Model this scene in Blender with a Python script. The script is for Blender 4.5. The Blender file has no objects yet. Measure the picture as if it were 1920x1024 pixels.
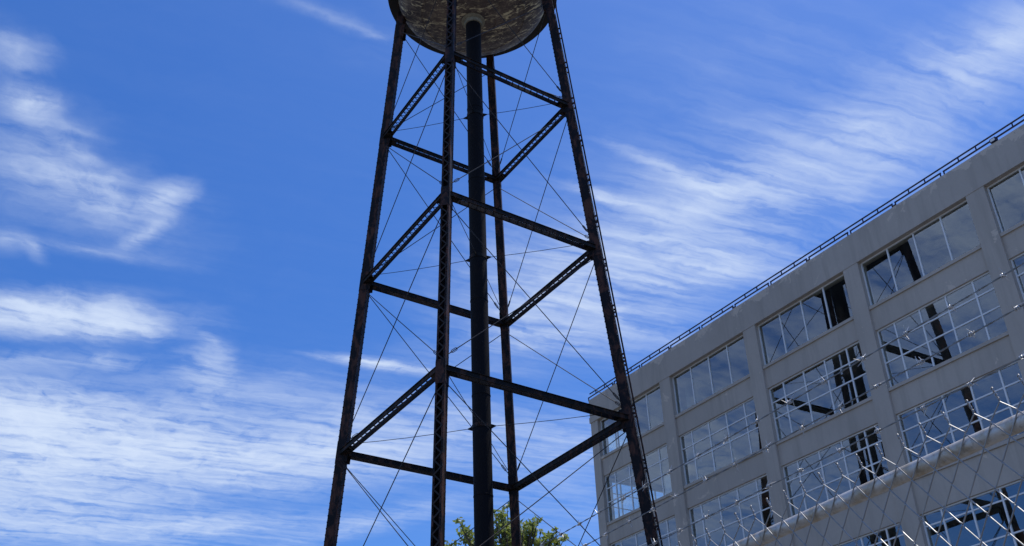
import bpy, math, random
from mathutils import Vector, Matrix, Euler
rnd = random.Random(7)
scene = bpy.context.scene
COL = scene.collection
R = math.radians
EYE = 1.6

# ------------------------------------------------------------------ camera
cam_d = bpy.data.cameras.new('camera')
cam = bpy.data.objects.new('camera', cam_d)
COL.objects.link(cam)
cam_d.sensor_width = 36.0
cam_d.lens = 36.08
cam_d.shift_y = 0.03776
cam_d.clip_start = 0.05
cam_d.clip_end = 5000
right = Vector((0.99921808, 0.01971465, -0.03427187))
up = Vector((0.03953769, -0.49823944, 0.86613754))
fwd = Vector((0.0, 0.86681532, 0.49862933))
cam.matrix_world = Matrix(((right.x, up.x, -fwd.x, 0), (right.y, up.y, -fwd.y, 0),
                           (right.z, up.z, -fwd.z, EYE), (0, 0, 0, 1)))
scene.camera = cam

# ------------------------------------------------------------------ sky, sun, exposure
SUN_AZ, SUN_EL = 27.0, 71.5            # azimuth counter-clockwise from +x
CLOUDS = [  # position on the cloud layer (x, y, turn), two half axes, density
    (-0.647, 1.003, 2.165, 0.0464, 0.0376, 0.34), (-0.667, 1.091, -2.901, 0.0371, 0.0338, 1.1), (-0.702, 1.183, -2.136, 0.142, 0.0896, 0.26),
    (-0.694, 1.261, -2.664, 0.1579, 0.0435, 0.5), (-0.64, 1.205, -2.072, 0.0693, 0.0195, 0.34), (-0.627, 1.151, -2.46, 0.0428, 0.0152, 0.25),
    (-0.646, 1.334, 1.555, 0.0553, 0.0452, 0.42), (-0.554, 1.329, 2.493, 0.0533, 0.0262, 1.0), (-0.613, 1.42, 2.437, 0.0652, 0.0172, 0.7),
    (-0.682, 1.361, -2.549, 0.1616, 0.0791, 0.22), (-0.85, 1.427, 2.211, 0.0386, 0.0306, 0.34), (-0.815, 1.459, -1.386, 0.0397, 0.0167, 0.34),
    (-0.723, 1.469, -2.797, 0.1367, 0.0246, 0.2), (-0.819, 1.596, -3.003, 0.1496, 0.027, 0.16), (-0.903, 1.678, -2.941, 0.1995, 0.072, 1.6),
    (-0.767, 1.71, 2.89, 0.0724, 0.0568, 1.0), (-0.991, 1.861, -3.073, 0.2133, 0.0477, 0.34), (-0.833, 1.865, 2.991, 0.0554, 0.037, 0.4),
    (-0.644, 1.896, 1.846, 0.0847, 0.049, 0.45), (-0.601, 1.799, -1.42, 0.1045, 0.0383, 0.22), (-0.674, 2.027, 1.878, 0.1376, 0.0564, 0.3),
    (-1.133, 2.082, -2.819, 0.2076, 0.1269, 1.1), (-1.119, 2.284, -2.895, 0.5038, 0.2745, 1.1), (-1.351, 2.512, 2.591, 0.5091, 0.3695, 0.65),
    (-0.761, 2.39, -2.905, 0.4252, 0.1958, 0.75), (-0.433, 2.424, -3.06, 0.2944, 0.1596, 0.75), (-1.335, 2.814, 3.022, 0.5299, 0.2637, 0.5),
    (-0.962, 3.008, 2.991, 0.3358, 0.1253, 0.45), (-0.308, 1.925, -2.743, 0.0971, 0.0193, 1.5), (-0.233, 1.962, -2.816, 0.1041, 0.0224, 0.7),
    (-0.131, 1.971, -2.933, 0.1616, 0.0352, 0.3), (-0.475, 2.993, 2.614, 0.3914, 0.0817, 0.4), (-0.239, 2.243, -2.807, 0.3871, 0.1374, 0.55),
    (-0.705, 2.604, -2.932, 0.1673, 0.0486, 0.3), (-1.018, 2.925, 3.091, 0.3517, 0.0661, 0.4), (-0.579, 2.022, -3.125, 0.2314, 0.1333, 0.22),
    (-0.198, 0.972, -2.601, 0.0418, 0.0094, 0.2), (-0.237, 0.942, -2.608, 0.1008, 0.0128, 0.14), (-0.172, 0.987, -2.97, 0.0278, 0.0077, 0.2),
    (0.131, 2.805, 1.457, 0.5396, 0.333, 0.16), (0.279, 1.524, 2.351, 0.3657, 0.2408, 0.4), (0.211, 1.399, -2.601, 0.114, 0.0131, 0.6),
    (0.277, 1.317, -2.511, 0.1267, 0.0113, 0.6), (0.338, 1.356, -2.852, 0.0846, 0.0135, 0.4), (0.157, 1.376, -2.466, 0.0643, 0.0098, 0.4),
    (0.209, 1.486, -2.89, 0.1654, 0.019, 0.3), (0.171, 1.624, -2.999, 0.1816, 0.0222, 0.35), (0.125, 1.729, -2.923, 0.1603, 0.0242, 0.35),
    (0.085, 1.833, -3.057, 0.1528, 0.0225, 0.35), (-0.0, 1.75, -2.913, 0.0854, 0.0207, 0.3), (0.334, 1.385, 2.909, 0.1556, 0.0766, 0.35),
    (0.215, 1.554, -3.053, 0.252, 0.0771, 0.45), (0.114, 1.697, -3.009, 0.2066, 0.1199, 0.55), (0.405, 1.604, 3.133, 0.1664, 0.0484, 0.4),
    (0.042, 1.864, 3.074, 0.2199, 0.0697, 0.35), (0.438, 1.334, 2.376, 0.262, 0.1263, 0.32), (0.528, 1.221, -2.606, 0.092, 0.0239, 0.3),
    (0.583, 1.357, 2.166, 0.1799, 0.0848, 0.25), (0.655, 1.123, 2.202, 0.186, 0.1085, 0.36), (0.699, 1.042, 0.574, 0.083, 0.0753, 0.5),
    (0.336, 1.052, 3.03, 0.1715, 0.1168, 0.07), (0.151, 2.485, 2.489, 0.2384, 0.1692, 0.3), (0.375, 1.892, -2.98, 0.2277, 0.116, 0.2),
]
# the same broken cirrus goes on to the left of the frame, where the windows mirror it
SIDE_CLOUDS = [(-1.5, -0.2, 0.3, 1.6, 0.9, 1.70), (-2.6, 0.6, -0.4, 1.6, 1.0, 1.53), (-1.0, -1.2, 0.9, 1.4, 0.8, 1.53),
               (-3.2, -1.4, 0.2, 2.2, 1.0, 1.70), (0.8, -1.6, -0.3, 1.8, 0.8, 1.36), (-0.9, 0.35, 0.6, 0.8, 0.4, 0.85)]
SKY_STRENGTH = 0.1
SKY_SAT = 1.32
CLOUD_RGB = (6.9, 8.0, 9.9, 1)
SKY_TINT = (0.99, 1.17, 1.62, 1)

def build_world():
    w = bpy.data.worlds.new('World')
    scene.world = w
    w.use_nodes = True
    nt = w.node_tree
    N, L = nt.nodes, nt.links
    N.clear()
    out = N.new('ShaderNodeOutputWorld')
    bg = N.new('ShaderNodeBackground')
    bg.inputs['Strength'].default_value = SKY_STRENGTH
    L.new(bg.outputs[0], out.inputs[0])
    sky = N.new('ShaderNodeTexSky')
    sky.sky_type = 'NISHITA'
    sky.sun_disc = False
    sky.sun_elevation = R(SUN_EL)
    sky.sun_rotation = R(90 - SUN_AZ)
    sky.air_density = 1.0
    sky.dust_density = 0.8
    sky.ozone_density = 2.0
    hsv = N.new('ShaderNodeHueSaturation')
    hsv.inputs['Saturation'].default_value = SKY_SAT
    hsv.inputs['Value'].default_value = 1.0
    L.new(sky.outputs[0], hsv.inputs['Color'])
    tint = N.new('ShaderNodeMix')
    tint.data_type = 'RGBA'
    tint.blend_type = 'MULTIPLY'
    tint.inputs[0].default_value = 1.0
    L.new(hsv.outputs[0], tint.inputs[6])
    tint.inputs[7].default_value = SKY_TINT
    tc = N.new('ShaderNodeTexCoord')
    sep = N.new('ShaderNodeSeparateXYZ')
    L.new(tc.outputs['Generated'], sep.inputs[0])

    def m(op, a, b=None, c=None, clamp=False):
        n = N.new('ShaderNodeMath')
        n.operation = op
        n.use_clamp = clamp
        for i, v in enumerate((a, b, c)):
            if v is None:
                continue
            if isinstance(v, (int, float)):
                n.inputs[i].default_value = v
            else:
                L.new(v, n.inputs[i])
        return n.outputs[0]
    zc = m('MAXIMUM', sep.outputs['Z'], 0.04)
    comb = N.new('ShaderNodeCombineXYZ')
    L.new(m('DIVIDE', sep.outputs['X'], zc), comb.inputs[0])
    L.new(m('DIVIDE', sep.outputs['Y'], zc), comb.inputs[1])
    P = comb.outputs[0]

    def noise(vec, scale, detail, rough, dist=0.0, col=False):
        n = N.new('ShaderNodeTexNoise')
        n.inputs['Scale'].default_value = scale
        n.inputs['Detail'].default_value = detail
        n.inputs['Roughness'].default_value = rough
        n.inputs['Distortion'].default_value = dist
        L.new(vec, n.inputs['Vector'])
        return n.outputs['Color' if col else 0]

    def vm(op, a, b):
        n = N.new('ShaderNodeVectorMath')
        n.operation = op
        for i, v in enumerate((a, b)):
            if isinstance(v, tuple):
                n.inputs[i].default_value = v
            elif isinstance(v, (int, float)):
                n.inputs['Scale'].default_value = v
            else:
                L.new(v, n.inputs[i])
        return n.outputs[0]

    def mapping(vec, loc, rot, sc):
        n = N.new('ShaderNodeMapping')
        n.vector_type = 'TEXTURE'
        n.inputs['Location'].default_value = (loc[0], loc[1], 0)
        n.inputs['Rotation'].default_value = (0, 0, rot)
        n.inputs['Scale'].default_value = (sc[0], sc[1], 1)
        L.new(vec, n.inputs[0])
        return n.outputs[0]
    # ragged edges: two scales of warp
    w1 = vm('SCALE', vm('SUBTRACT', noise(P, 7.0, 3, 0.6, 0, True), (0.5, 0.5, 0.5)), 0.11)
    w2 = vm('SCALE', vm('SUBTRACT', noise(P, 30.0, 4, 0.6, 0, True), (0.5, 0.5, 0.5)), 0.030)
    PW = vm('ADD', vm('ADD', P, w1), w2)
    PT = vm('ADD', vm('ADD', P, vm('SCALE', w1, 0.3)), vm('SCALE', w2, 0.5))
    total = None
    for (x, y, ang, sx, sy, amp) in CLOUDS:
        g = N.new('ShaderNodeTexGradient')
        g.gradient_type = 'QUADRATIC_SPHERE'
        L.new(mapping(PT if min(sx, sy) < 0.035 else PW, (x, y), ang, (sx * 1.9, sy * 1.9)), g.inputs[0])
        total = m('MULTIPLY', g.outputs['Fac'], amp * 1.9) if total is None else m('MULTIPLY_ADD', g.outputs['Fac'], amp * 1.9, total)
    for (x, y, ang, sx, sy, amp) in SIDE_CLOUDS:
        g = N.new('ShaderNodeTexGradient')
        g.gradient_type = 'QUADRATIC_SPHERE'
        L.new(mapping(PW, (x, y), ang, (sx, sy)), g.inputs[0])
        total = m('MULTIPLY_ADD', g.outputs['Fac'], amp, total)
    # fibrous streaks drawn out along the wind
    st = noise(mapping(PW, (0, 0), 0.46, (0.34, 0.075)), 1.0, 5, 0.55, 0.5)
    st2 = noise(mapping(PT, (3, 1), 0.42, (0.20, 0.022)), 1.0, 4, 0.55, 0.35)
    fine = noise(PW, 9.0, 7, 0.60, 1.3)
    side = m('MULTIPLY_ADD', sep.outputs['X'], -1.6, 0.35, clamp=True)      # puffier towards -x, smoother streaks towards +x
    tex = m('ADD', m('MULTIPLY', st, 0.8), m('MULTIPLY', st2, m('MULTIPLY_ADD', side, -0.40, 0.75)))
    tex = m('ADD', tex, m('MULTIPLY', fine, m('MULTIPLY_ADD', side, 0.55, 0.18)))
    tex = m('SUBTRACT', tex, m('MULTIPLY_ADD', side, 0.05, 0.69))
    tex = m('MAXIMUM', m('MULTIPLY', tex, 2.6), 0.0)
    # thin veil everywhere, thicker where the broad noise says so
    broad = noise(P, 0.75, 4, 0.55, 0.5)
    veil = m('MULTIPLY', m('MAXIMUM', m('SUBTRACT', broad, 0.52), 0.0), 1.0)
    dens = m('ADD', m('MULTIPLY', total, 1.0), m('ADD', veil, 0.015))
    soft = m('MULTIPLY', dens, m('ADD', m('MULTIPLY', tex, 0.85), 0.16))
    cov = m('SUBTRACT', 1.0, m('POWER', 2.718, m('MULTIPLY', soft, -1.0)), clamp=True)
    mix = N.new('ShaderNodeMix')
    mix.data_type = 'RGBA'
    L.new(cov, mix.inputs[0])
    L.new(tint.outputs[2], mix.inputs[6])
    mix.inputs[7].default_value = CLOUD_RGB
    L.new(mix.outputs[2], bg.inputs['Color'])

build_world()
sun_d = bpy.data.lights.new('sun', 'SUN')
sun = bpy.data.objects.new('sun', sun_d)
COL.objects.link(sun)
sun_d.energy = 3.6
sun_d.angle = R(0.53)
sun_d.color = (1.0, 0.955, 0.88)
sdir = Vector((math.cos(R(SUN_AZ)) * math.cos(R(SUN_EL)), math.sin(R(SUN_AZ)) * math.cos(R(SUN_EL)), math.sin(R(SUN_EL))))
sun.rotation_euler = (-sdir).to_track_quat('-Z', 'Y').to_euler()
sun.location = sdir * 200
vs = scene.view_settings
vs.view_transform = 'Standard'
vs.look = 'None'
vs.exposure = 0.0
vs.gamma = 1.0
vs.use_curve_mapping = False
scene.render.engine = 'CYCLES'
scene.cycles.use_denoising = True
scene.cycles.max_bounces = 8
scene.cycles.transparent_max_bounces = 16
scene.cycles.sample_clamp_indirect = 6.0

# ------------------------------------------------------------------ materials
def mat(name):
    m = bpy.data.materials.new(name)
    m.use_nodes = True
    nt = m.node_tree
    return m, nt, nt.nodes['Principled BSDF'], nt.nodes['Material Output']

def nz(nt, vec, scale, detail=5, rough=0.6, dist=0.0):
    n = nt.nodes.new('ShaderNodeTexNoise')
    n.inputs['Scale'].default_value = scale
    n.inputs['Detail'].default_value = detail
    n.inputs['Roughness'].default_value = rough
    n.inputs['Distortion'].default_value = dist
    if vec is not None:
        nt.links.new(vec, n.inputs['Vector'])
    return n.outputs[0]

def ramp(nt, fac, stops):
    r = nt.nodes.new('ShaderNodeValToRGB')
    e = r.color_ramp.elements
    while len(e) < len(stops):
        e.new(0.5)
    for el, (p, c) in zip(e, stops):
        el.position = p
        el.color = (c[0], c[1], c[2], 1) if not isinstance(c, (int, float)) else (c, c, c, 1)
    nt.links.new(fac, r.inputs[0])
    return r.outputs[0]

def mixc(nt, fac, a, b, mode='MIX'):
    n = nt.nodes.new('ShaderNodeMix')
    n.data_type = 'RGBA'
    n.blend_type = mode
    for i, v in ((0, fac), (6, a), (7, b)):
        if isinstance(v, (int, float)):
            n.inputs[i].default_value = v
        elif isinstance(v, tuple):
            n.inputs[i].default_value = (*v, 1)
        else:
            nt.links.new(v, n.inputs[i])
    return n.outputs[2]

def coords(nt, stretch=(1, 1, 1), kind='Object'):
    tc = nt.nodes.new('ShaderNodeTexCoord')
    mp = nt.nodes.new('ShaderNodeMapping')
    mp.inputs['Scale'].default_value = stretch
    nt.links.new(tc.outputs[kind], mp.inputs[0])
    return mp.outputs[0]

def bump(nt, bsdf, h, strength, dist):
    b = nt.nodes.new('ShaderNodeBump')
    b.inputs['Strength'].default_value = strength
    b.inputs['Distance'].default_value = dist
    nt.links.new(h, b.inputs['Height'])
    nt.links.new(b.outputs[0], bsdf.inputs['Normal'])

def steel(name, dark, rust, pale, amount, rough=0.6):
    m, nt, b, _ = mat(name)
    v = coords(nt, (1, 1, 0.45))
    n1 = nz(nt, v, 3.2, 8, 0.68, 0.6)
    n2 = nz(nt, v, 17.0, 5, 0.65)
    c = mixc(nt, ramp(nt, n1, [(0.62 - amount * 0.35, 0.0), (0.70 - amount * 0.25, 1.0)]), dark, rust)
    c = mixc(nt, ramp(nt, n2, [(0.60, 0.0), (0.72, 0.55)]), c, pale)
    nt.links.new(c, b.inputs['Base Color'])
    b.inputs['Roughness'].default_value = rough
    b.inputs['Specular IOR Level'].default_value = 0.16
    bump(nt, b, n2, 0.35, 0.02)
    return m
M_LEG = steel('rusted_black_steel', (0.010, 0.009, 0.011), (0.085, 0.038, 0.026), (0.10, 0.08, 0.068), 0.42, 0.65)
M_STRUT = steel('dark_painted_steel', (0.010, 0.010, 0.010), (0.065, 0.034, 0.024), (0.06, 0.05, 0.042), 0.34, 0.65)
M_LACE = steel('weathered_lacing_steel', (0.030, 0.026, 0.025), (0.060, 0.036, 0.028), (0.09, 0.078, 0.068), 0.4, 0.65)
M_ROD = steel('black_rod_steel', (0.035, 0.032, 0.032), (0.09, 0.06, 0.045), (0.18, 0.165, 0.15), 0.3, 0.5)
M_RISER = steel('black_riser_paint', (0.006, 0.0055, 0.007), (0.018, 0.012, 0.010), (0.036, 0.032, 0.029), 0.14, 0.75)
M_TANKSIDE = steel('tank_shell_paint', (0.020, 0.019, 0.020), (0.05, 0.033, 0.026), (0.06, 0.05, 0.045), 0.2, 0.55)

def galv(name, base, rough=0.42, metal=0.85):
    m, nt, b, _ = mat(name)
    v = coords(nt)
    n = nz(nt, v, 40.0, 4, 0.6)
    nt.links.new(ramp(nt, n, [(0.3, tuple(x * 0.75 for x in base)), (0.7, base)]), b.inputs['Base Color'])
    b.inputs['Metallic'].default_value = metal
    b.inputs['Roughness'].default_value = rough
    return m
def rail_material():
    m, nt, b, _ = mat('dirty_galvanised_pipe')
    v = coords(nt, (1, 1, 1))
    n = nz(nt, v, 14.0, 6, 0.68, 0.6)
    n2 = nz(nt, v, 60.0, 4, 0.6)
    c = mixc(nt, ramp(nt, n, [(0.42, 0.0), (0.60, 1.0)]), (0.56, 0.55, 0.53), (0.42, 0.36, 0.27))
    c = mixc(nt, ramp(nt, n2, [(0.55, 0.0), (0.70, 0.6)]), c, (0.22, 0.195, 0.165))
    nt.links.new(c, b.inputs['Base Color'])
    b.inputs['Metallic'].default_value = 0.5
    b.inputs['Roughness'].default_value = 0.5
    return m
M_RAIL = rail_material()
M_WIRE = galv('galvanised_wire', (0.36, 0.355, 0.345), 0.5, 0.8)
M_BARB = galv('weathered_barbed_wire', (0.24, 0.235, 0.225), 0.5, 0.6)
M_TIP = galv('bright_barb_wire', (0.55, 0.54, 0.52), 0.45, 0.6)
M_CONDUIT = galv('grey_conduit', (0.22, 0.215, 0.21), 0.6, 0.2)

def simple(name, base, rough=0.6, metal=0.0, scale=8.0, var=0.25):
    m, nt, b, _ = mat(name)
    n = nz(nt, coords(nt), scale, 4, 0.6)
    nt.links.new(ramp(nt, n, [(0.3, tuple(x * (1 - var) for x in base)), (0.7, base)]), b.inputs['Base Color'])
    b.inputs['Roughness'].default_value = rough
    b.inputs['Metallic'].default_value = metal
    return m
def tank_bottom_material():
    m, nt, b, _ = mat('flaking_tank_bottom')
    v = coords(nt)
    big = nz(nt, v, 0.55, 5, 0.65)
    # scrapes and flakes lying in several directions
    tc = nt.nodes.new('ShaderNodeTexCoord')
    def streak(rot, sc, seed):
        mp = nt.nodes.new('ShaderNodeMapping')
        mp.inputs['Rotation'].default_value = (0, 0, rot)
        mp.inputs['Scale'].default_value = sc
        mp.inputs['Location'].default_value = (seed, seed * 2, 0)
        nt.links.new(tc.outputs['Object'], mp.inputs[0])
        return nz(nt, mp.outputs[0], 1.0, 5, 0.66, 1.2)
    s1 = ramp(nt, streak(0.5, (1.3, 4.6, 1), 3), [(0.585, 0.0), (0.62, 1.0)])
    s2 = ramp(nt, streak(2.2, (1.5, 5.6, 1), 9), [(0.595, 0.0), (0.63, 1.0)])
    s3 = ramp(nt, streak(1.3, (1.3, 4.6, 1), 5), [(0.60, 0.0), (0.66, 1.0)])
    blot = ramp(nt, nz(nt, v, 2.6, 9, 0.76, 0.4), [(0.50, 0.0), (0.62, 1.0)])
    c = mixc(nt, ramp(nt, big, [(0.38, 0.0), (0.62, 1.0)]), (0.055, 0.042, 0.042), (0.145, 0.105, 0.085))
    c = mixc(nt, blot, c, (0.23, 0.18, 0.13))
    c = mixc(nt, s3, c, (0.32, 0.265, 0.175))
    c = mixc(nt, s1, c, (0.68, 0.58, 0.36))
    c = mixc(nt, s2, c, (0.60, 0.50, 0.32))
    moss = ramp(nt, nz(nt, v, 1.4, 3, 0.5), [(0.69, 0.0), (0.74, 0.7)])
    c = mixc(nt, moss, c, (0.14, 0.15, 0.045))
    nt.links.new(c, b.inputs['Base Color'])
    b.inputs['Roughness'].default_value = 0.8
    bump(nt, b, s1, 0.25, 0.02)
    return m
M_BOWL = tank_bottom_material()
M_COLLAR = simple('pale_collar_paint', (0.36, 0.32, 0.23), 0.8, 0.0, 5.0, 0.55)

def concrete_material():
    m, nt, b, _ = mat('grey_painted_concrete')
    v = coords(nt)
    vv = coords(nt, (2.2, 2.2, 0.22))
    big = nz(nt, v, 0.35, 5, 0.6)
    fine = nz(nt, v, 9.0, 6, 0.7)
    run = nz(nt, vv, 1.0, 6, 0.65)
    c = mixc(nt, ramp(nt, big, [(0.3, 0.0), (0.7, 1.0)]), (0.475, 0.412, 0.345), (0.55, 0.478, 0.40))
    c = mixc(nt, ramp(nt, run, [(0.48, 0.0), (0.68, 0.75)]), c, (0.395, 0.345, 0.285))
    c = mixc(nt, ramp(nt, fine, [(0.35, 0.35), (0.65, 0.0)]), c, (0.45, 0.39, 0.315))
    # peeling paint just below the roof edge
    sep = nt.nodes.new('ShaderNodeSeparateXYZ')
    nt.links.new(v, sep.inputs[0])
    mr = nt.nodes.new('ShaderNodeMapRange')
    mr.inputs['From Min'].default_value = 25.2
    mr.inputs['From Max'].default_value = 25.95
    nt.links.new(sep.outputs['Z'], mr.inputs[0])
    add = nt.nodes.new('ShaderNodeMath')
    add.operation = 'MULTIPLY_ADD'
    nt.links.new(mr.outputs[0], add.inputs[0])
    add.inputs[1].default_value = 0.17
    nt.links.new(nz(nt, v, 1.1, 7, 0.68, 0.5), add.inputs[2])
    c = mixc(nt, ramp(nt, add.outputs[0], [(0.645, 0.0), (0.66, 0.7)]), c, (0.70, 0.59, 0.47))
    nt.links.new(c, b.inputs['Base Color'])
    b.inputs['Roughness'].default_value = 0.85
    bump(nt, b, fine, 0.25, 0.01)
    return m
M_CONC = concrete_material()

M_FRAME = simple('pale_window_metal', (0.84, 0.84, 0.83), 0.4, 0.0, 8.0, 0.08)
M_ROOFRAIL = simple('navy_roof_rail', (0.014, 0.018, 0.055), 0.6)
M_INSIDE = simple('interior_plaster', (0.30, 0.30, 0.29), 0.9)
M_FLOOR = simple('interior_slab', (0.20, 0.20, 0.20), 0.9)
M_BLIND = simple('white_blind', (0.62, 0.61, 0.60), 0.8)
M_ROOF = simple('roof_felt', (0.12, 0.12, 0.12), 0.9)
M_FOOT = simple('footing_concrete', (0.32, 0.31, 0.29), 0.9)

def glass_material():
    m, nt, b, out = mat('window_glass')
    nt.nodes.remove(b)
    tr = nt.nodes.new('ShaderNodeBsdfTransparent')
    tr.inputs[0].default_value = (0.93, 0.97, 0.96, 1)
    gl = nt.nodes.new('ShaderNodeBsdfGlossy')
    gl.inputs['Roughness'].default_value = 0.004
    gl.inputs['Color'].default_value = (0.86, 0.92, 0.95, 1)
    fr = nt.nodes.new('ShaderNodeFresnel')
    fr.inputs['IOR'].default_value = 1.5
    ma = nt.nodes.new('ShaderNodeMath')
    ma.operation = 'ADD'
    ma.use_clamp = True
    ma.inputs[1].default_value = 0.20
    nt.links.new(fr.outputs[0], ma.inputs[0])
    mx = nt.nodes.new('ShaderNodeMixShader')
    geo = nt.nodes.new('ShaderNodeNewGeometry')      # mirror only on the outer face of the pane
    fac = nt.nodes.new('ShaderNodeMath')
    fac.operation = 'MULTIPLY'
    inv = nt.nodes.new('ShaderNodeMath')
    inv.operation = 'SUBTRACT'
    inv.inputs[0].default_value = 1.0
    nt.links.new(geo.outputs['Backfacing'], inv.inputs[1])
    nt.links.new(ma.outputs[0], fac.inputs[0])
    nt.links.new(inv.outputs[0], fac.inputs[1])
    nt.links.new(fac.outputs[0], mx.inputs[0])
    nt.links.new(tr.outputs[0], mx.inputs[1])
    nt.links.new(gl.outputs[0], mx.inputs[2])
    nt.links.new(mx.outputs[0], out.inputs[0])
    return m
M_GLASS = glass_material()

def ground_material():
    m, nt, b, _ = mat('yard_asphalt')
    v = coords(nt)
    c = mixc(nt, ramp(nt, nz(nt, v, 0.12, 6, 0.6), [(0.35, 0.0), (0.65, 1.0)]), (0.10, 0.097, 0.09), (0.16, 0.152, 0.138))
    c = mixc(nt, ramp(nt, nz(nt, v, 25.0, 4, 0.7), [(0.4, 0.5), (0.6, 0.0)]), c, (0.07, 0.068, 0.065))
    nt.links.new(c, b.inputs['Base Color'])
    b.inputs['Roughness'].default_value = 0.9
    return m
M_GROUND = ground_material()

def leaf_material():
    m, nt, b, out = mat('tree_leaves')
    v = coords(nt)
    n = nz(nt, v, 1.3, 3, 0.6)
    n2 = nz(nt, v, 9.0, 2, 0.6)
    c = mixc(nt, ramp(nt, n, [(0.35, 0.0), (0.65, 1.0)]), (0.17, 0.21, 0.07), (0.29, 0.32, 0.13))
    c = mixc(nt, ramp(nt, n2, [(0.5, 0.0), (0.7, 0.7)]), c, (0.29, 0.30, 0.15))
    nt.links.new(c, b.inputs['Base Color'])
    b.inputs['Roughness'].default_value = 0.45
    t = nt.nodes.new('ShaderNodeBsdfTranslucent')
    nt.links.new(mixc(nt, 1.0, c, (1.6, 1.7, 0.8), 'MULTIPLY'), t.inputs[0])
    mx = nt.nodes.new('ShaderNodeMixShader')
    mx.inputs[0].default_value = 0.35
    nt.links.new(b.outputs[0], mx.inputs[1])
    nt.links.new(t.outputs[0], mx.inputs[2])
    nt.links.new(mx.outputs[0], out.inputs[0])
    return m
M_LEAF = leaf_material()
M_BARK = simple('tree_bark', (0.11, 0.085, 0.065), 0.9, 0.0, 4.0, 0.5)

# ------------------------------------------------------------------ mesh helpers
class MB:
    def __init__(s):
        s.v, s.f = [], []
    def add(s, vs, fs):
        o = len(s.v)
        s.v += [tuple(p) for p in vs]
        s.f += [tuple(i + o for i in f) for f in fs]
        return s
    def box(s, x0, x1, y0, y1, z0, z1):
        vs = [(x, y, z) for z in (z0, z1) for y in (y0, y1) for x in (x0, x1)]
        return s.add(vs, [(0, 2, 3, 1), (4, 5, 7, 6), (0, 1, 5, 4), (2, 6, 7, 3), (0, 4, 6, 2), (1, 3, 7, 5)])
    def beam(s, a, b, w, h, side, off=(0, 0)):
        """rectangular bar a-b: w across 'side', h across the third axis"""
        a, b = Vector(a), Vector(b)
        d = (b - a).normalized()
        x = Vector(side)
        x = (x - d * x.dot(d)).normalized()
        y = d.cross(x)
        vs = []
        for p in (a, b):
            for sx, sy in ((-1, -1), (1, -1), (1, 1), (-1, 1)):
                vs.append(p + x * (off[0] + sx * w / 2) + y * (off[1] + sy * h / 2))
        return s.add(vs, [(0, 3, 2, 1), (4, 5, 6, 7), (0, 1, 5, 4), (1, 2, 6, 5), (2, 3, 7, 6), (3, 0, 4, 7)])
    def tube(s, pts, r, n=8, cap=True):
        pts = [Vector(p) for p in pts]
        rs = r if isinstance(r, (list, tuple)) else [r] * len(pts)
        ref = None
        vs, fs = [], []
        for i, p in enumerate(pts):
            d = (pts[min(i + 1, len(pts) - 1)] - pts[max(i - 1, 0)]).normalized()
            if ref is None:
                ref = Vector((0, 0, 1)) if abs(d.z) < 0.9 else Vector((1, 0, 0))
            x = (ref - d * ref.dot(d))
            if x.length < 1e-6:
                x = d.orthogonal()
            x.normalize()
            ref = x
            y = d.cross(x)
            for k in range(n):
                a = 2 * math.pi * k / n
                vs.append(p + (x * math.cos(a) + y * math.sin(a)) * rs[i])
            if i:
                o = (i - 1) * n
                for k in range(n):
                    fs.append((o + k, o + (k + 1) % n, o + n + (k + 1) % n, o + n + k))
        if cap:
            fs.append(tuple(range(n - 1, -1, -1)))
            o = (len(pts) - 1) * n
            fs.append(tuple(range(o, o + n)))
        return s.add(vs, fs)
    def lathe(s, prof, n=64, closed=False, cap0=False, cap1=False):
        vs, fs = [], []
        m = len(prof)
        for (r, z) in prof:
            for k in range(n):
                a = 2 * math.pi * k / n
                vs.append((r * math.cos(a), r * math.sin(a), z))
        for i in range(m if closed else m - 1):
            j = (i + 1) % m
            for k in range(n):
                q = (k + 1) % n
                fs.append((i * n + k, i * n + q, j * n + q, j * n + k))
        if cap0:
            fs.append(tuple(range(n - 1, -1, -1)))
        if cap1:
            fs.append(tuple(range((m - 1) * n, m * n)))
        return s.add(vs, fs)
    def mesh(s, name, m, smooth=False):
        me = bpy.data.meshes.new(name)
        me.from_pydata(s.v, [], s.f)
        me.materials.append(m)
        if smooth:
            me.polygons.foreach_set('use_smooth', [True] * len(me.polygons))
            try:
                me.set_sharp_from_angle(angle=R(40))
            except Exception:
                pass
        me.update()
        return me
    def obj(s, name, m, parent=None, smooth=False, kind=None):
        return place(name, s.mesh(name, m, smooth), parent, kind=kind)

def place(name, me, parent=None, loc=(0, 0, 0), rot=(0, 0, 0), kind=None):
    o = bpy.data.objects.new(name, me)
    COL.objects.link(o)
    o.parent = parent
    o.location = loc
    o.rotation_euler = rot
    if kind:
        o['kind'] = kind
    return o

def thing(name, label, cat, loc=(0, 0, 0), rz=0.0):
    o = bpy.data.objects.new(name, None)
    COL.objects.link(o)
    o.location = loc
    o.rotation_euler = (0, 0, rz)
    o['label'] = label
    o['category'] = cat
    return o

# ------------------------------------------------------------------ ground
g = MB()
NG = 24
for j in range(NG + 1):
    for i in range(NG + 1):
        fx, fy = (i / NG * 2 - 1), (j / NG * 2 - 1)
        g.v.append((2400 * fx * abs(fx), 2400 * fy * abs(fy), 0))
for j in range(NG):
    for i in range(NG):
        a = j * (NG + 1) + i
        g.f.append((a, a + 1, a + NG + 2, a + NG + 1))
go = g.obj('ground', M_GROUND)
go['kind'] = 'structure'

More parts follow.
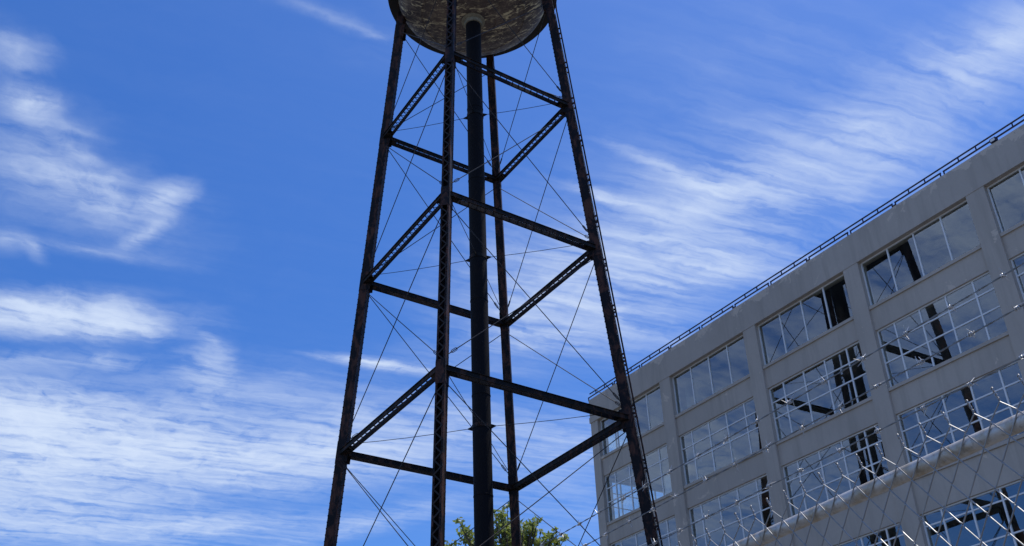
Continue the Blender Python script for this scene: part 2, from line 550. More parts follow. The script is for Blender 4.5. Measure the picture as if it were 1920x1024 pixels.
# ------------------------------------------------------------------ building
TH = R(-56.490109)
UD = Vector((math.cos(TH), math.sin(TH), 0))
NN = Vector((-math.sin(TH), math.cos(TH), 0))
bld = thing('factory_building', 'grey concrete factory block with tall gridded windows and a thin rail on its roof', 'building',
            NN * 32.7, TH)
PER, PW, UB3 = 6.12855, 0.7857, -26.0172
CLEAR = PER - PW
DP, DS, DSILL, DPAR = 0.245, 0.13, 0.195, 0.262
ROWS = [(24.46, 22.28), (21.20, 18.59), (17.49, 14.88), (13.46, 10.80), (9.65, 7.0), (5.85, 3.2)]
HBARS = [[], [0.72, 1.48], [0.72, 1.48], [0.46, 1.64], [0.72, 1.48], [0.72, 1.48]]
ROOF = 25.88
NB = 7
END_L = -41.55
END_R = UB3 + (NB - 3) * PER + CLEAR / 2 + PW
DEPTH = 16.6

pane_cache = {}
def pane_mesh(w, h):
    k = (round(w, 3), round(h, 3))
    if k not in pane_cache:
        pane_cache[k] = MB().box(-w / 2, w / 2, -0.005, 0.005, -h / 2, h / 2).mesh('pane', M_GLASS)
    return pane_cache[k]
bar_cache = {}
def bar_mesh(name, w, d, h):
    k = (name, round(w, 3), round(d, 3), round(h, 3))
    if k not in bar_cache:
        bar_cache[k] = MB().box(-w / 2, w / 2, -d / 2, d / 2, -h / 2, h / 2).mesh(name, M_FRAME)
    return bar_cache[k]

FR = 0.055
def window(x0, x1, z0, z1, vbars, hbars, detail, rot=0.0, org=(0, 0), blind=None):
    """one window in wall coordinates (x along, y inwards); org/rot place that wall in the building"""
    cx, cz = (x0 + x1) / 2, (z0 + z1) / 2
    w, h = x1 - x0, z1 - z0
    f = MB()
    f.box(-w / 2, -w / 2 + FR, -0.04, 0.03, -h / 2, h / 2).box(w / 2 - FR, w / 2, -0.04, 0.03, -h / 2, h / 2)
    f.box(-w / 2 + FR, w / 2 - FR, -0.04, 0.03, h / 2 - FR, h / 2).box(-w / 2 + FR, w / 2 - FR, -0.04, 0.03, -h / 2, -h / 2 + FR)
    c, s = math.cos(rot), math.sin(rot)
    me = bar_cache.get(('frame', round(w, 3), round(h, 3)))
    if me is None:
        me = bar_cache[('frame', round(w, 3), round(h, 3))] = f.mesh('window', M_FRAME)
    wo = place('window', me, bld, (org[0] + cx * c, org[1] + cx * s, cz), (0, 0, rot))
    xs = [-w / 2 + FR] + [v - cx for v in vbars] + [w / 2 - FR]
    zs = [h / 2 - FR] + [h / 2 - k for k in hbars] + [-h / 2 + FR]
    BW = 0.064
    if detail:
        for v in vbars:
            place('mullion', bar_mesh('mullion', BW, 0.062, h - 2 * FR), wo, (v - cx, -0.006, 0))
        for k in hbars:
            place('muntin', bar_mesh('muntin', w - 2 * FR, 0.048, 0.056), wo, (0, -0.009, h / 2 - k))
        for i in range(len(xs) - 1):
            for j in range(len(zs) - 1):
                pw, ph = xs[i + 1] - xs[i] - 0.01, zs[j] - zs[j + 1] - 0.01
                tilt = (rnd.gauss(0, 0.0026), 0, rnd.gauss(0, 0.0026))
                place('pane', pane_mesh(pw, ph), wo, ((xs[i] + xs[i + 1]) / 2, 0, (zs[j] + zs[j + 1]) / 2), tilt)
        if blind:
            i, j = blind
            MB().box(xs[i] + 0.03, xs[i + 1] - 0.03, 0.06, 0.07, zs[j + 1] + 0.03, zs[j] - 0.03).obj('blind', M_BLIND, wo)
    else:
        gb, gp = MB(), MB()
        for v in vbars:
            gb.box(v - cx - BW / 2, v - cx + BW / 2, -0.037, 0.025, -h / 2 + FR, h / 2 - FR)
        for k in hbars:
            gb.box(-w / 2 + FR, w / 2 - FR, -0.033, 0.015, h / 2 - k - 0.021, h / 2 - k + 0.021)
        gb.obj('glazing_bars', M_FRAME, wo)
        gp.box(-w / 2 + FR, w / 2 - FR, -0.005, 0.005, -h / 2 + FR, h / 2 - FR).obj('glazing', M_GLASS, wo)
    return wo

SP1, SP2 = 1.311, 1.2098
for b in range(1, NB + 1):
    c = UB3 + (b - 3) * PER
    x0, x1 = c - CLEAR / 2, c + CLEAR / 2
    for r, (zt, zb) in enumerate(ROWS):
        if r == 0:
            vb = [c + k * SP1 for k in (-1, 0, 1)]
        else:
            vb = [c + k * SP2 for k in (-1.5, -0.5, 0.5, 1.5)]
        det = b <= 5 and (r <= 2 or (r == 3 and b >= 3))
        window(x0 + 0.002, x1 - 0.002, zb, zt - 0.003, vb, HBARS[r], det, blind=(4, 2) if (b, r) == (1, 1) else None)
        # spandrel under this row, with its projecting sill
        below = ROWS[r + 1][0] if r + 1 < len(ROWS) else 0.0
        MB().box(x0, x1, -DS, 0.30, below, zb - 0.004).obj('spandrel', M_CONC, bld)
        MB().box(x0 + 0.004, x1 - 0.004, -DSILL, -0.045, zb - 0.125, zb + 0.012).obj('sill', M_CONC, bld)
for i in range(NB):
    x = UB3 + (i - 1.5) * PER
    MB().box(x - PW / 2, x + PW / 2, -DP, 0.33, 0, 24.46).obj('pilaster', M_CONC, bld)
MB().box(END_L, UB3 - 2 * PER - CLEAR / 2, -DP, 0.33, 0, 24.46).obj('pilaster', M_CONC, bld)
MB().box(END_L - 0.015, END_R, -DPAR, 0.34, 24.462, ROOF).obj('parapet', M_CONC, bld)
# stepped block at the end of the parapet
MB().box(END_L - 0.05, END_L + 1.1, -DPAR - 0.03, -DPAR + 0.002, 24.47, 24.80).obj('parapet_block', M_CONC, bld)

# left-hand end wall: three bays of the same windows seen from inside through the corner bay
ex = END_L + 0.26
e0 = 0.345
EB = 5.15
for k in range(3):
    y0 = e0 + 0.15 + k * (EB + 0.25)
    y1 = y0 + EB
    cc = (y0 + y1) / 2
    for r, (zt, zb) in enumerate(ROWS):
        vb = [cc + q * SP2 for q in (-1.5, -0.5, 0.5, 1.5)]
        window(-y1 + 0.002, -y0 - 0.002, zb, zt - 0.003, [-v for v in vb][::-1], HBARS[r], False, rot=-math.pi / 2, org=(ex, 0))
        below = ROWS[r + 1][0] if r + 1 < len(ROWS) else 0.0
        MB().box(END_L + 0.05, END_L + 0.5, y0, y1, below, zb - 0.004).obj('spandrel', M_CONC, bld)
    MB().box(END_L, END_L + 0.5, y1, y1 + 0.25, 0, 24.46).obj('pilaster', M_CONC, bld)
MB().box(END_L, END_L + 0.5, e0, e0 + 0.15, 0, 24.46).obj('pilaster', M_CONC, bld)
MB().box(END_L - 0.01, END_L + 0.5, 0.345, DEPTH, 24.462, ROOF - 0.003).obj('parapet', M_CONC, bld)
MB().box(END_L, END_R, DEPTH, DEPTH + 0.3, 0, ROOF - 0.006).obj('rear_wall', M_CONC, bld)
MB().box(END_R, END_R + 0.3, -DP, DEPTH, 0, ROOF - 0.009).obj('side_wall', M_CONC, bld)
MB().box(END_L + 0.51, END_R - 0.01, 0.35, DEPTH - 0.01, 24.9, 25.2).obj('roof', M_ROOF, bld)
for zt, zb in ROWS[1:]:
    MB().box(END_L + 0.51, END_R - 0.01, 0.34, DEPTH - 0.01, zt + 0.16, zt + 0.42).obj('floor_slab', M_INSIDE, bld)
for i in range(NB):
    x = UB3 + (i - 1.5) * PER
    for y in (5.6, 11.2):
        MB().box(x - 0.3, x + 0.3, y - 0.3, y + 0.3, 0, 24.89).obj('interior_column', M_INSIDE, bld)
# inner walls closing the corner room and the long corridor behind the other bays
xw = UB3 - 1.5 * PER
MB().box(xw - 0.09, xw + 0.09, 1.2, DEPTH - 0.02, 0, 24.88).obj('inner_wall', M_INSIDE, bld)
MB().box(xw + 0.1, END_R - 0.02, 7.0, 7.15, 0, 24.88).obj('inner_wall', M_INSIDE, bld)

# roof rail: one long handrail, lower frames 2.4 m long
rail = MB()
ZR = ROOF + 0.40
rail.tube([(END_L + 0.05, -0.19, ZR), (END_R, -0.19, ZR)], 0.034, 8).obj('roof_rail', M_ROOFRAIL, bld)
sec = MB()
SL = 2.385
hw = SL / 2 - 0.085
zl = ROOF + 0.20
sec.tube([(-hw, 0, ROOF), (-hw, 0, zl)], 0.034, 6).tube([(hw, 0, ROOF), (hw, 0, zl)], 0.034, 6)
sec.tube([(-hw - 0.024, 0, zl), (hw + 0.034, 0, zl)], 0.036, 8)
for k in (-1, 1):
    sec.tube([(k * SL / 6, 0, zl), (k * SL / 6, 0, ZR)], 0.030, 6)
sec_me = sec.mesh('rail_frame', M_ROOFRAIL)
x = -41.75 + SL / 2
first = -36.95 - 2 * SL
k = 0
while first + (k + 0.5) * SL + hw < END_R:
    place('rail_frame', sec_me, bld, (first + (k + 0.5) * SL, -0.19, 0))
    if k % 2 == 0:
        xx = first + (k + 1) * SL
        MB().box(xx - 0.06, xx + 0.06, -0.215, -0.165, ROOF + 0.07, ROOF + 0.11).obj('rail_clip', M_ROOFRAIL, bld)
    k += 1
lampx = -15.51
lb = MB().box(lampx - 0.12, lampx + 0.12, -0.31, -0.13, ROOF + 0.03, ROOF + 0.20)
lb.box(lampx - 0.05, lampx + 0.05, -0.23, -0.15, ROOF - 0.01, ROOF + 0.03)
lo = lb.obj('floodlight', M_ROOFRAIL, bld)
MB().box(lampx - 0.09, lampx + 0.09, -0.322, -0.311, ROOF + 0.06, ROOF + 0.17).obj('lens', M_FRAME, lo)

# ------------------------------------------------------------------ water tower
YAW = R(-11.334224)
tower = thing('water_tower', 'rusty black steel water tower on four laced legs beside the grey building', 'water tower',
              (-1.4294875, 38.9784, 0), YAW)
ZA, ZB, ZC = 33.167 + EYE, 24.821 + EYE, 16.561 + EYE
ZD = ZC - 8.28
SLOPE = -0.0844077
def rad(z):
    return 5.3387 + SLOPE * (z - ZB)
TOPZ = 43.2
def legpt(i, z, dr=0.0):
    """axis of leg i (0 right, 1 rear, 2 left, 3 front) at height z"""
    a = i * math.pi / 2
    r = rad(z) + dr
    return Vector((r * math.cos(a), r * math.sin(a), z))
ta = Vector((SLOPE, 0, 1)).normalized()          # leg axis, in the plane of leg 0
tr_ = Vector((1, 0, -SLOPE)).normalized()        # outward
tt = Vector((0, 1, 0))
LW, LD = 0.34, 0.36                              # across, radial
legm = MB()
p0, p1 = legpt(0, 0.35), legpt(0, TOPZ)
for s in (-1, 1):
    legm.beam(p0, p1, LD, 0.018, tr_, (0, s * (LW / 2 - 0.009)))            # side plates
    legm.beam(p0, p1, 0.016, 0.075, tr_, (LD / 2 + 0.008, s * (LW / 2 - 0.0375)))   # outer flanges
legm.beam(p0, p1, 0.016, LW + 0.05, tr_, (-LD / 2 - 0.008, 0))               # inner cover plate
for z in (ZA, ZB, ZC, ZD, TOPZ - 1.4, 1.2):                                   # tie plates at the joints
    legm.beam(legpt(0, z - 0.5), legpt(0, z + 0.5), 0.014, LW + 0.012, tr_, (LD / 2 + 0.023, 0))
    for s in (-1, 1):
        legm.beam(legpt(0, z - 0.42), legpt(0, z + 0.42), LD + 0.16, 0.014, tr_, (-0.06, s * (LW / 2 + 0.008)))
leg_me = legm.mesh('leg', M_LEG)
riv = MB()
z = 0.6
while z < TOPZ - 0.2:
    for s in (-1, 1):
        c = legpt(0, z) + tr_ * (LD / 2 + 0.022) + tt * (s * (LW / 2 - 0.03))
        riv.beam(c - ta * 0.022, c + ta * 0.022, 0.026, 0.044, tr_)
        c = legpt(0, z + 0.06) - tr_ * (LD / 2 + 0.02) + tt * (s * (LW / 2))
        riv.beam(c - ta * 0.022, c + ta * 0.022, 0.026, 0.05, tr_)
    z += 0.265
riv_me = riv.mesh('rivet_heads', M_LEG)
HB = 0.265
def lace_bar(sgn):
    m = MB()
    a = -ta * (HB / 2) + tt * (-sgn * (LW / 2 - 0.05))
    b = ta * (HB / 2) + tt * (sgn * (LW / 2 - 0.05))
    d = (b - a).normalized() * 0.03
    return m.beam(a - d, b + d, 0.012, 0.055, tr_, (0.004 * sgn, 0))
bar_me = [lace_bar(-1).mesh('lacing_bar', M_LACE), lace_bar(1).mesh('lacing_bar', M_LACE)]
lace_all = MB()                                   # lacing turned away from the yard, joined
legs = []
for i in range(4):
    lg = place('leg', leg_me, tower, (0, 0, 0), (0, 0, i * math.pi / 2))
    legs.append(lg)
    place('rivet_heads', riv_me, lg, kind='stuff')
    n = int((TOPZ - 0.8) / HB)
    for j in range(n):
        zc = 0.6 + (j + 0.5) * HB
        if any(abs(zc - q) < 0.55 for q in (ZA, ZB, ZC, ZD)):
            continue
        c = legpt(0, zc) + tr_ * (LD / 2 + 0.026)
        sg = j % 2
        if i == 3 and 9.0 < zc < 38.2:
            place('lacing_bar', bar_me[sg], lg, c)
        else:
            rot = Matrix.Rotation(i * math.pi / 2, 3, 'Z')
            src = lace_bar(1 if sg else -1)
            lace_all.add([rot @ (Vector(v) + c) for v in src.v], src.f)
    MB().box(-0.75, 0.75, -0.75, 0.75, 0, 0.35).obj('footing', M_FOOT, tower).location = legpt(i, 0.0)

# struts: two channels with lacing above and below
def node(i, z):
    dz = {3: 0.217, 1: -0.12}.get(i % 4, 0.0)
    return legpt(i % 4, z + dz)
SW, SH = 0.27, 0.22
for z in (ZA, ZB, ZC, ZD):
    for i in range(4):
        a, b = node(i, z), node(i + 1, z)
        d = (b - a).normalized()
        a, b = a + d * 0.10, b - d * 0.10
        L_ = (b - a).length
        n = Vector((d.y, -d.x, 0)).normalized()    # outward
        if n.dot(a) < 0:
            n = -n
        u = d.cross(n)
        if u.z < 0:
            u = -u
        st = MB()
        for s in (-1, 1):
            st.beam(a, b, 0.014, SH, n, (s * SW / 2, 0))
            for q in (-1, 1):
                aa = a + n * (s * (SW / 2 + 0.022)) + u * (q * (SH / 2 - 0.006))
                st.beam(aa, aa + d * L_, 0.058, 0.012, n)
        for t in (0.0, L_ - 0.45):                 # tie plates at both ends
            for q in (-1, 1):
                aa = a + d * t + u * (q * (SH / 2 + 0.008))
                st.beam(aa, aa + d * 0.45, SW + 0.01, 0.012, n)
        so = st.obj('strut', M_STRUT, tower)
        seen = i in (2, 3) and z > ZD + 1          # left-front and front-right sides, seen from the yard
        cnt = 32 if i == 3 else 38
        step = (L_ - 0.9) / cnt
        hx = SW / 2 + 0.005
        for q in ((-1, 1) if i == 3 else (-1,)):
            for j in range(cnt):
                if i == 3 and j % 2:                # slanted bars only, all one way
                    continue
                sg = 1 if j % 2 else -1
                c = a + d * (0.45 + (j + 0.5) * step) + u * (q * (SH / 2 + 0.006 + 0.004 * (j % 2)))
                e0_ = -d * (step / 2) - n * (sg * hx)
                e1_ = d * (step / 2) + n * (sg * hx)
                k_ = (e1_ - e0_).normalized() * 0.015
                if seen and q == -1:
                    MB().beam(e0_ - k_, e1_ + k_, 0.034, 0.010, d.cross(u)).obj('lacing_bar', M_LACE, so).location = c
                else:
                    lace_all.beam(c + e0_ - k_, c + e1_ + k_, 0.034, 0.010, d.cross(u))
lace_all.obj('lacing', M_LACE, tower, kind='stuff')

# crossed tie rods in every panel of every face
levels = [1.0, ZD, ZC, ZB, ZA, 42.3]
rr = random.Random(3)
for l in range(5):
    for i in range(4):
        for sgn in (0, 1):
            a = node(i + sgn, levels[l]) + Vector((0, 0, 0.42 if l else 0.2))
            b = node(i + 1 - sgn, levels[l + 1]) - Vector((0, 0, 0.40))
            d = (b - a).normalized()
            n = (legpt(i, 20) + legpt(i + 1, 20)).normalized()
            n.z = 0
            off = n * (0.035 if sgn else -0.035)
            a2, b2 = a + d * 0.18 + off, b - d * 0.18 + off
            mid = (a2 + b2) / 2 - Vector((0, 0, 0.012))
            ro = MB().tube([a2, mid, b2], 0.019, 6).obj('tie_rod', M_ROD, tower)
            # loop turnbuckle near the lower end
            tb = MB()
            c0 = a2 + d * 0.55
            sd = d.cross(n).normalized()
            for s in (-1, 1):
                tb.tube([c0 - d * 0.20, c0 - d * 0.12 + sd * (s * 0.05), c0 + d * 0.12 + sd * (s * 0.05), c0 + d * 0.20], 0.014, 5)
            tb.obj('turnbuckle', M_ROD, ro)
            # pin plate at both ends
            for e, k in ((a2, -1), (b2, 1)):
                MB().beam(e + d * (k * 0.14), e - d * (k * 0.06), 0.012, 0.10, n).obj('pin_plate', M_STRUT, ro)

# riser pipe with welded joints, collar and guide rods
ZBOT = 41.75 + EYE - 1.75
RR = 0.39
ris = MB().lathe([(RR, 0.0), (RR, ZBOT + 0.35)], 40)
ro = ris.obj('riser_pipe', M_RISER, tower, smooth=True)
for zj in (5.0, 8.9, 12.2, 15.6, 20.0, 24.6, 26.9, 31.2, 35.6):
    MB().lathe([(RR + 0.001, zj - 0.03), (RR + 0.014, zj - 0.022), (RR + 0.014, zj + 0.022), (RR + 0.001, zj + 0.03)], 40).obj('weld_ring', M_RISER, ro, smooth=True)
MB().lathe([(RR + 0.002, ZBOT - 0.30), (RR + 0.075, ZBOT - 0.30), (RR + 0.085, ZBOT - 0.08), (RR + 0.21, ZBOT - 0.05), (RR + 0.24, ZBOT + 0.2)], 40).obj('collar', M_COLLAR, ro, smooth=True)
for z in (ZA, ZB, ZC, ZD):
    zz = z + 0.42
    band = MB().lathe([(RR + 0.002, zz - 0.09), (RR + 0.022, zz - 0.09), (RR + 0.022, zz + 0.09), (RR + 0.002, zz + 0.09)], 40)
    bo = band.obj('clamp_band', M_STRUT, tower)
    for i in range(4):
        a = i * math.pi / 2
        e = Vector((math.cos(a), math.sin(a), 0))
        t = Vector((-e.y, e.x, 0))
        p = e * (RR + 0.02)
        pb = MB()
        q = [p + Vector((0, 0, zz + 0.10)), p + Vector((0, 0, zz - 0.10)), p + e * 0.19 + Vector((0, 0, zz - 0.015)), p + e * 0.19 + Vector((0, 0, zz + 0.015))]
        pb.add([v + t * 0.015 for v in q] + [v - t * 0.015 for v in q], [(0, 1, 2, 3), (7, 6, 5, 4), (0, 4, 5, 1), (1, 5, 6, 2), (2, 6, 7, 3), (3, 7, 4, 0)])
        pb.obj('bracket', M_STRUT, bo)
        s0, s1 = p + e * 0.18 + Vector((0, 0, zz)), legpt(i, z + 0.40, -LD / 2)
        sag = (s0 + s1) / 2 - Vector((0, 0, 0.05))
        MB().tube([s0, (s0 * 3 + s1) / 4 - Vector((0, 0, 0.036)), sag, (s0 + s1 * 3) / 4 - Vector((0, 0, 0.036)), s1], 0.014, 6).obj('guide_rod', M_ROD, tower)

# tank: bowl bottom, shell, conical roof, balcony round its waist
ZR0 = 41.75 + EYE
RT = 3.95
bowl = MB()
prof = []
for k in range(25):
    t = k / 24 * math.pi / 2
    prof.append((max(0.36, RT * math.cos(math.pi / 2 - t)), ZR0 - 1.75 * math.sin(math.pi / 2 - t)))
tb_ = bowl.lathe(prof, 96).obj('tank_bottom', M_BOWL, tower, smooth=True)
def bowl_z(r):
    return ZR0 - 1.75 * math.sqrt(max(0.0, 1 - (r / RT) ** 2))
for rs in (1.22, 2.75):
    MB().lathe([(rs - 0.05, bowl_z(rs - 0.05) - 0.001), (rs - 0.04, bowl_z(rs - 0.04) - 0.022), (rs + 0.04, bowl_z(rs + 0.04) - 0.022), (rs + 0.05, bowl_z(rs + 0.05) - 0.001)], 96).obj('seam', M_BOWL, tb_, smooth=True)
for k in range(10):
    a = k * math.pi / 5 + 0.2
    pts = []
    for q in range(13):
        r = 1.27 + (3.86 - 1.27) * q / 12
        pts.append((r * math.cos(a), r * math.sin(a), bowl_z(r) - 0.004))
    MB().tube(pts, 0.016, 4).obj('seam', M_BOWL, tb_)
MB().lathe([(RT, ZR0), (RT, ZR0 + 6.2)], 96).obj('tank_shell', M_TANKSIDE, tower, smooth=True)
MB().lathe([(RT + 0.25, ZR0 + 6.15), (RT + 0.25, ZR0 + 6.2), (0.3, ZR0 + 8.1), (0.05, ZR0 + 8.15)], 96, cap1=True).obj('tank_roof', M_TANKSIDE, tower, smooth=True)
MB().lathe([(RT - 0.03, ZR0 - 0.02), (4.5, ZR0 - 0.02), (4.5, ZR0 + 0.24), (4.47, ZR0 + 0.24), (4.47, ZR0 + 0.02), (RT + 0.01, ZR0 + 0.02)], 96).obj('balcony', M_TANKSIDE, tower)
br = MB()
for k in range(24):
    a = 2 * math.pi * k / 24
    br.tube([(4.44 * math.cos(a), 4.44 * math.sin(a), ZR0 + 0.2), (4.44 * math.cos(a), 4.44 * math.sin(a), ZR0 + 1.2)], 0.022, 5)
for hh in (0.7, 1.2):
    br.tube([(4.44 * math.cos(2 * math.pi * k / 48), 4.44 * math.sin(2 * math.pi * k / 48), ZR0 + hh) for k in range(49)], 0.022, 5)
br.obj('balcony_railing', M_TANKSIDE, tower)

# ladder up the right leg, with two conduits in its shade
lad = MB()
LT = 0.20
RO = 0.335
zt_l = 41.6
for s in (-1, 1):
    q0, q1 = legpt(0, 2.5, RO) + tt * (s * LT), legpt(0, zt_l, RO) + tt * (s * LT)
    lad.beam(q0, q1, 0.058, 0.02, tr_)
    lad.beam(q1, Vector((q1.x - 0.02, q1.y, ZR0 + 1.2)), 0.058, 0.02, Vector((1, 0, 0)))
ldo = lad.obj('ladder', M_LEG, tower)
rung_me = MB().beam(-tt * LT, tt * LT, 0.022, 0.022, tr_).mesh('rung', M_LEG)
z = 2.8
while z < zt_l:
    place('rung', rung_me, ldo, legpt(0, z, RO))
    z += 0.31
sb = MB()
for s in (-1, 1):
    for q in (-0.17, 0.17):
        aa = ta * q + tt * (s * LT * 0.9)
        sb.beam(aa + tr_ * (LD / 2 - RO + 0.01), aa, 0.03, 0.085, tt)
sb_me = sb.mesh('standoff', M_LEG)
z = 4.4
while z < zt_l:
    place('standoff', sb_me, ldo, legpt(0, z, RO - 0.02))
    z += 2.35
for y_, r_, dr_ in ((-0.10, 0.016, 0.252), (0.02, 0.012, 0.222)):
    pts = [legpt(0, 2.0 + k * 1.0, dr_) + tt * (y_ + rr.uniform(-0.02, 0.02)) + tr_ * rr.uniform(-0.008, 0.008) for k in range(40)]
    MB().tube(pts, r_, 6).obj('conduit', M_CONDUIT, tower)

# ------------------------------------------------------------------ chain-link fence with barbed wire
FA = R(-61.47113)
FD = Vector((math.cos(FA), math.sin(FA), 0))
FN = Vector((-math.sin(FA), math.cos(FA), 0))
fence = thing('chain_link_fence', 'galvanised chain-link fence topped with three strands of barbed wire', 'fence', FN * 2.008, FA)
# local x along the fence (towards the right of the photo), y away from the camera
ZK = 0.921 + EYE
SA, SB_ = -6.55, 2.6
MB().tube([(SA, 0.0238, ZK - 0.0205), (SB_, 0.0238, ZK - 0.0205)], 0.0205, 20).obj('top_rail', M_RAIL, fence, smooth=True)
HP = 0.03645
HV = 0.0495
WR = 0.0018
def picket(side):
    """one woven wire: zigzag between x=0 and x=HP; its twisted tip sits over the left (0) or right (1) corner"""
    rows = 50
    pts = []
    zt = 0.038                                      # local z of the tip corner (0 = rail line)
    e = 0.0015
    seq = []
    for j in range(rows):
        right_ = (j + side) % 2                     # corner on the right?
        seq.append((right_, zt if j == 0 else -(j - 1) * HV))
    twist = []
    nt_ = 22
    x0 = HP if side else 0.0
    for k in range(nt_, 0, -1):
        t = k / nt_
        ph = t * 2 * math.pi * 1.75 + (math.pi if side else 0)
        rad_ = 0.0015
        twist.append((x0 - 0.006 * t + rad_ * math.cos(ph), -0.006 * t + rad_ * math.sin(ph), zt + 0.004 + 0.030 * t))
    pts += twist
    for j, (rt, z) in enumerate(seq):
        xc = (HP + e) if rt else -e
        inx = -1 if rt else 1
        # arriving leg / hook / leaving leg: legs running down to the right lie in front
        arr = -0.0018 if rt else 0.0018
        if j > 0:
            pts.append((xc + inx * 0.0045, arr, z + 0.0042))
            pts.append((xc + inx * 0.0010, arr * 0.55, z + 0.0012))
        pts.append((xc, 0.0, z - 0.0004))
        pts.append((xc + inx * 0.0010, -arr * 0.55, z - 0.0020))
        pts.append((xc + inx * 0.0045, -arr, z - 0.0050))
    return MB().tube(pts, WR, 6).mesh('mesh_wire', M_WIRE, True)
pk = [picket(0), picket(1)]
# knots of the top row stand half a diamond above the rail
i = 0
s = -2.2106 - HP
s -= HP * 2 * math.floor((s - SA) / (HP * 2))
while s < SB_:
    place('mesh_wire', pk[i % 2], fence, (s, rnd.gauss(0, 0.0006), ZK + rnd.gauss(0, 0.0012)), (0, rnd.gauss(0, 0.0006), 0))
    s += HP
    i += 1

T = [0.1965, 0.1427, 0.0723]
barb_meshes = []
for v in range(4):
    r2 = random.Random(20 + v)
    b = MB()
    pts = []
    turns = 2.6
    for k in range(34):
        t = k / 33
        ph = t * turns * 2 * math.pi
        pts.append(((t - 0.5) * 0.013, 0.0042 * math.cos(ph), 0.0042 * math.sin(ph)))
    b.tube(pts, 0.00135, 5)
    for k in range(4):
        a = r2.uniform(0, 2 * math.pi)
        x = (-0.006, 0.006)[k % 2]
        d = Vector((r2.uniform(-0.9, 0.9), math.cos(a), math.sin(a))).normalized()
        tn = Vector((0, -math.sin(a), math.cos(a)))
        c = Vector((x, 0, 0)) + tn * 0.0042
        b.tube([c - d * 0.002, c + d * 0.019], [0.0013, 0.0006], 5)
    barb_meshes.append(b.mesh('barb', M_TIP, True))
for (t, s0, sp) in zip(T, (-2.774, -2.827, -2.659), (0.1352, 0.1389, 0.1417)):
    y, zz = -t, ZK + t
    st = MB()
    def sag(x):
        q = ((x - SA) % 3.05) / 3.05
        return -0.012 * 4 * q * (1 - q) + 0.008
    for ph0 in (0, math.pi):
        pts = []
        nn = 760
        for k in range(nn + 1):
            x = SA + (SB_ - SA) * k / nn
            ph = x / 0.085 * 2 * math.pi + ph0
            pts.append((x, y + 0.0011 * math.cos(ph), zz + sag(x) + 0.0011 * math.sin(ph)))
        st.tube(pts, 0.00105, 4)
    so = st.obj('barbed_wire', M_BARB, fence)
    k = int((SA - s0) / sp) + 1
    while s0 + k * sp < SB_:
        x = s0 + k * sp + rnd.gauss(0, 0.004)
        place('barb', barb_meshes[rnd.randrange(4)], so, (x, y, zz + sag(x)), (rnd.uniform(0, 6.28), 0, 0))
        k += 1
for sp_ in (-6.55, -3.5, -0.45, 2.6):
    po = MB().tube([(sp_, 0.06, 0), (sp_, 0.06, ZK - 0.03)], 0.028, 14).obj('post', M_RAIL, fence, smooth=True)
    MB().beam((sp_, 0.03, ZK - 0.02), (sp_, -0.215, ZK + 0.215), 0.035, 0.012, (1, 0, 0)).obj('barb_arm', M_RAIL, po)

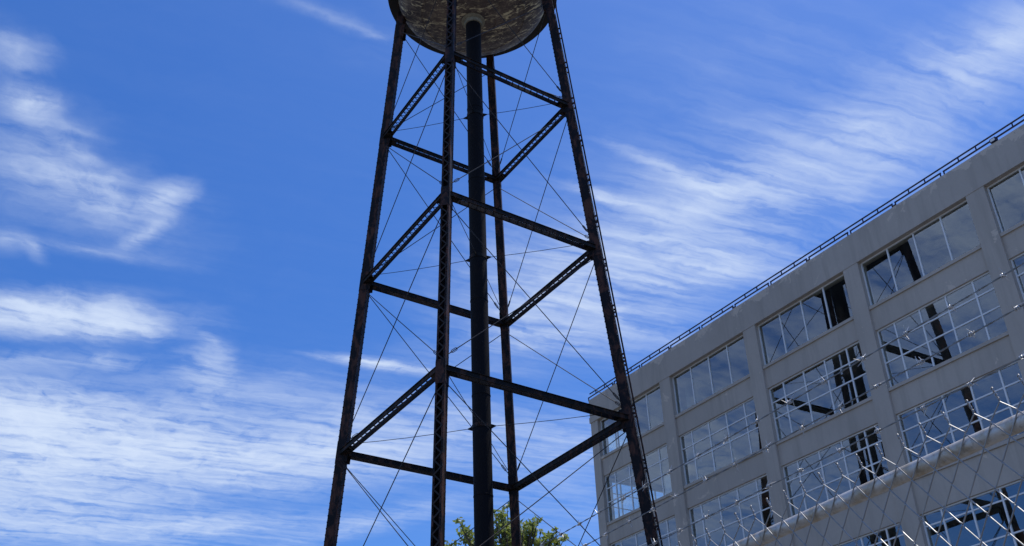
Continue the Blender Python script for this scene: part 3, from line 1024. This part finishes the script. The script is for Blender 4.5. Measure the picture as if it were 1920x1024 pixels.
# ------------------------------------------------------------------ tree behind the tower
def make_tree():
    TX, TY = -0.6, 56.0
    t = thing('tree', 'leafy green tree rising behind the base of the tower', 'tree', (TX, TY, 0))
    r2 = random.Random(11)
    wood, crown = MB(), MB()
    H = 17.6
    wood.tube([(0, 0, 0), (0.1, 0, 3), (-0.1, 0.1, 7), (0.15, 0, 11), (0.1, 0, 17)], [0.42, 0.34, 0.28, 0.19, 0.07], 10)
    clumps = []
    def limb(p, q, r):
        mid = (Vector(p) + Vector(q)) / 2 + Vector((r2.uniform(-.3, .3), r2.uniform(-.3, .3), 0.25))
        wood.tube([p, mid, q], [r, r * 0.7, r * 0.3], 6)
        for k in range(3):
            e = Vector(q) + Vector((r2.uniform(-.9, .9), r2.uniform(-.9, .9), r2.uniform(0, .8)))
            wood.tube([mid, (mid + e) / 2 + Vector((0, 0, .1)), e], [r * 0.4, r * 0.25, r * 0.1], 5)
            clumps.append((e, r2.uniform(0.45, 0.8)))
        clumps.append((Vector(q), r2.uniform(0.6, 1.0)))
    for k in range(46):
        z0 = r2.uniform(6.0, 16.6)
        a = r2.uniform(0, 6.283)
        f = (z0 - 6.0) / 11.2
        reach = (3.6 * math.sqrt(max(0.0, 1 - (f - 0.25) ** 2 / 0.8)) if f > 0.25 else 3.6) * r2.uniform(0.55, 1.0)
        limb((0.05, 0, z0), (reach * math.cos(a), reach * math.sin(a), z0 + r2.uniform(0.4, 1.6)), 0.10)
    # the tops that show above the frame's lower edge
    for (x, y, z, rr_) in TOPS:
        p = Vector((x, y, z))
        wood.tube([(0.1 + x * 0.5, y * 0.5, z - 2.2), (x * 0.85, y, z - 0.9), p], [0.07, 0.045, 0.012], 5)
        clumps.append((p, rr_))
    for (c, rad_) in clumps:
        n = int(85 * rad_)
        for k in range(n):
            d = Vector((r2.gauss(0, 1), r2.gauss(0, 1), r2.gauss(0, 0.8))).normalized() * rad_ * (r2.random() ** 0.5)
            p = c + d
            nrm = Vector((r2.gauss(0, 1), r2.gauss(0, 1), r2.gauss(0.5, 1))).normalized()
            x = nrm.orthogonal().normalized()
            x = (Matrix.Rotation(r2.uniform(0, 6.28), 3, nrm) @ x)
            y = nrm.cross(x)
            l, w_ = r2.uniform(0.10, 0.19), r2.uniform(0.055, 0.10)
            o = len(crown.v)
            crown.v += [tuple(p - x * l), tuple(p + y * w_ + nrm * 0.02), tuple(p + x * l), tuple(p - y * w_ + nrm * 0.02)]
            crown.f += [(o, o + 1, o + 2, o + 3)]
    wood.obj('trunk', M_BARK, t, smooth=True)
    crown.obj('crown', M_LEAF, t)
TOPS = []
for (x, z, n, s) in ((-0.35, 20.3, 9, 0.42), (-0.1, 19.7, 10, 0.55), (-1.3, 19.6, 8, 0.5), (-2.3, 19.5, 7, 0.42), (-2.9, 18.8, 8, 0.45), (-3.4, 18.2, 6, 0.45),
                     (0.6, 19.2, 9, 0.5), (1.2, 19.45, 8, 0.42), (1.9, 19.1, 8, 0.45), (1.85, 20.15, 2, 0.22), (2.55, 19.5, 3, 0.28), (2.4, 18.8, 3, 0.30),
                     (2.9, 18.3, 2, 0.3), (-1.6, 18.7, 12, 0.7), (0.2, 18.6, 14, 0.8), (1.6, 18.2, 10, 0.65)):
    r3 = random.Random(int(x * 100 + z * 10))
    for k in range(n):
        TOPS.append((x + r3.gauss(0, 0.26), r3.gauss(0, 0.9), z + r3.gauss(0, 0.2) - 0.05, s * r3.uniform(0.6, 1.1)))
make_tree()
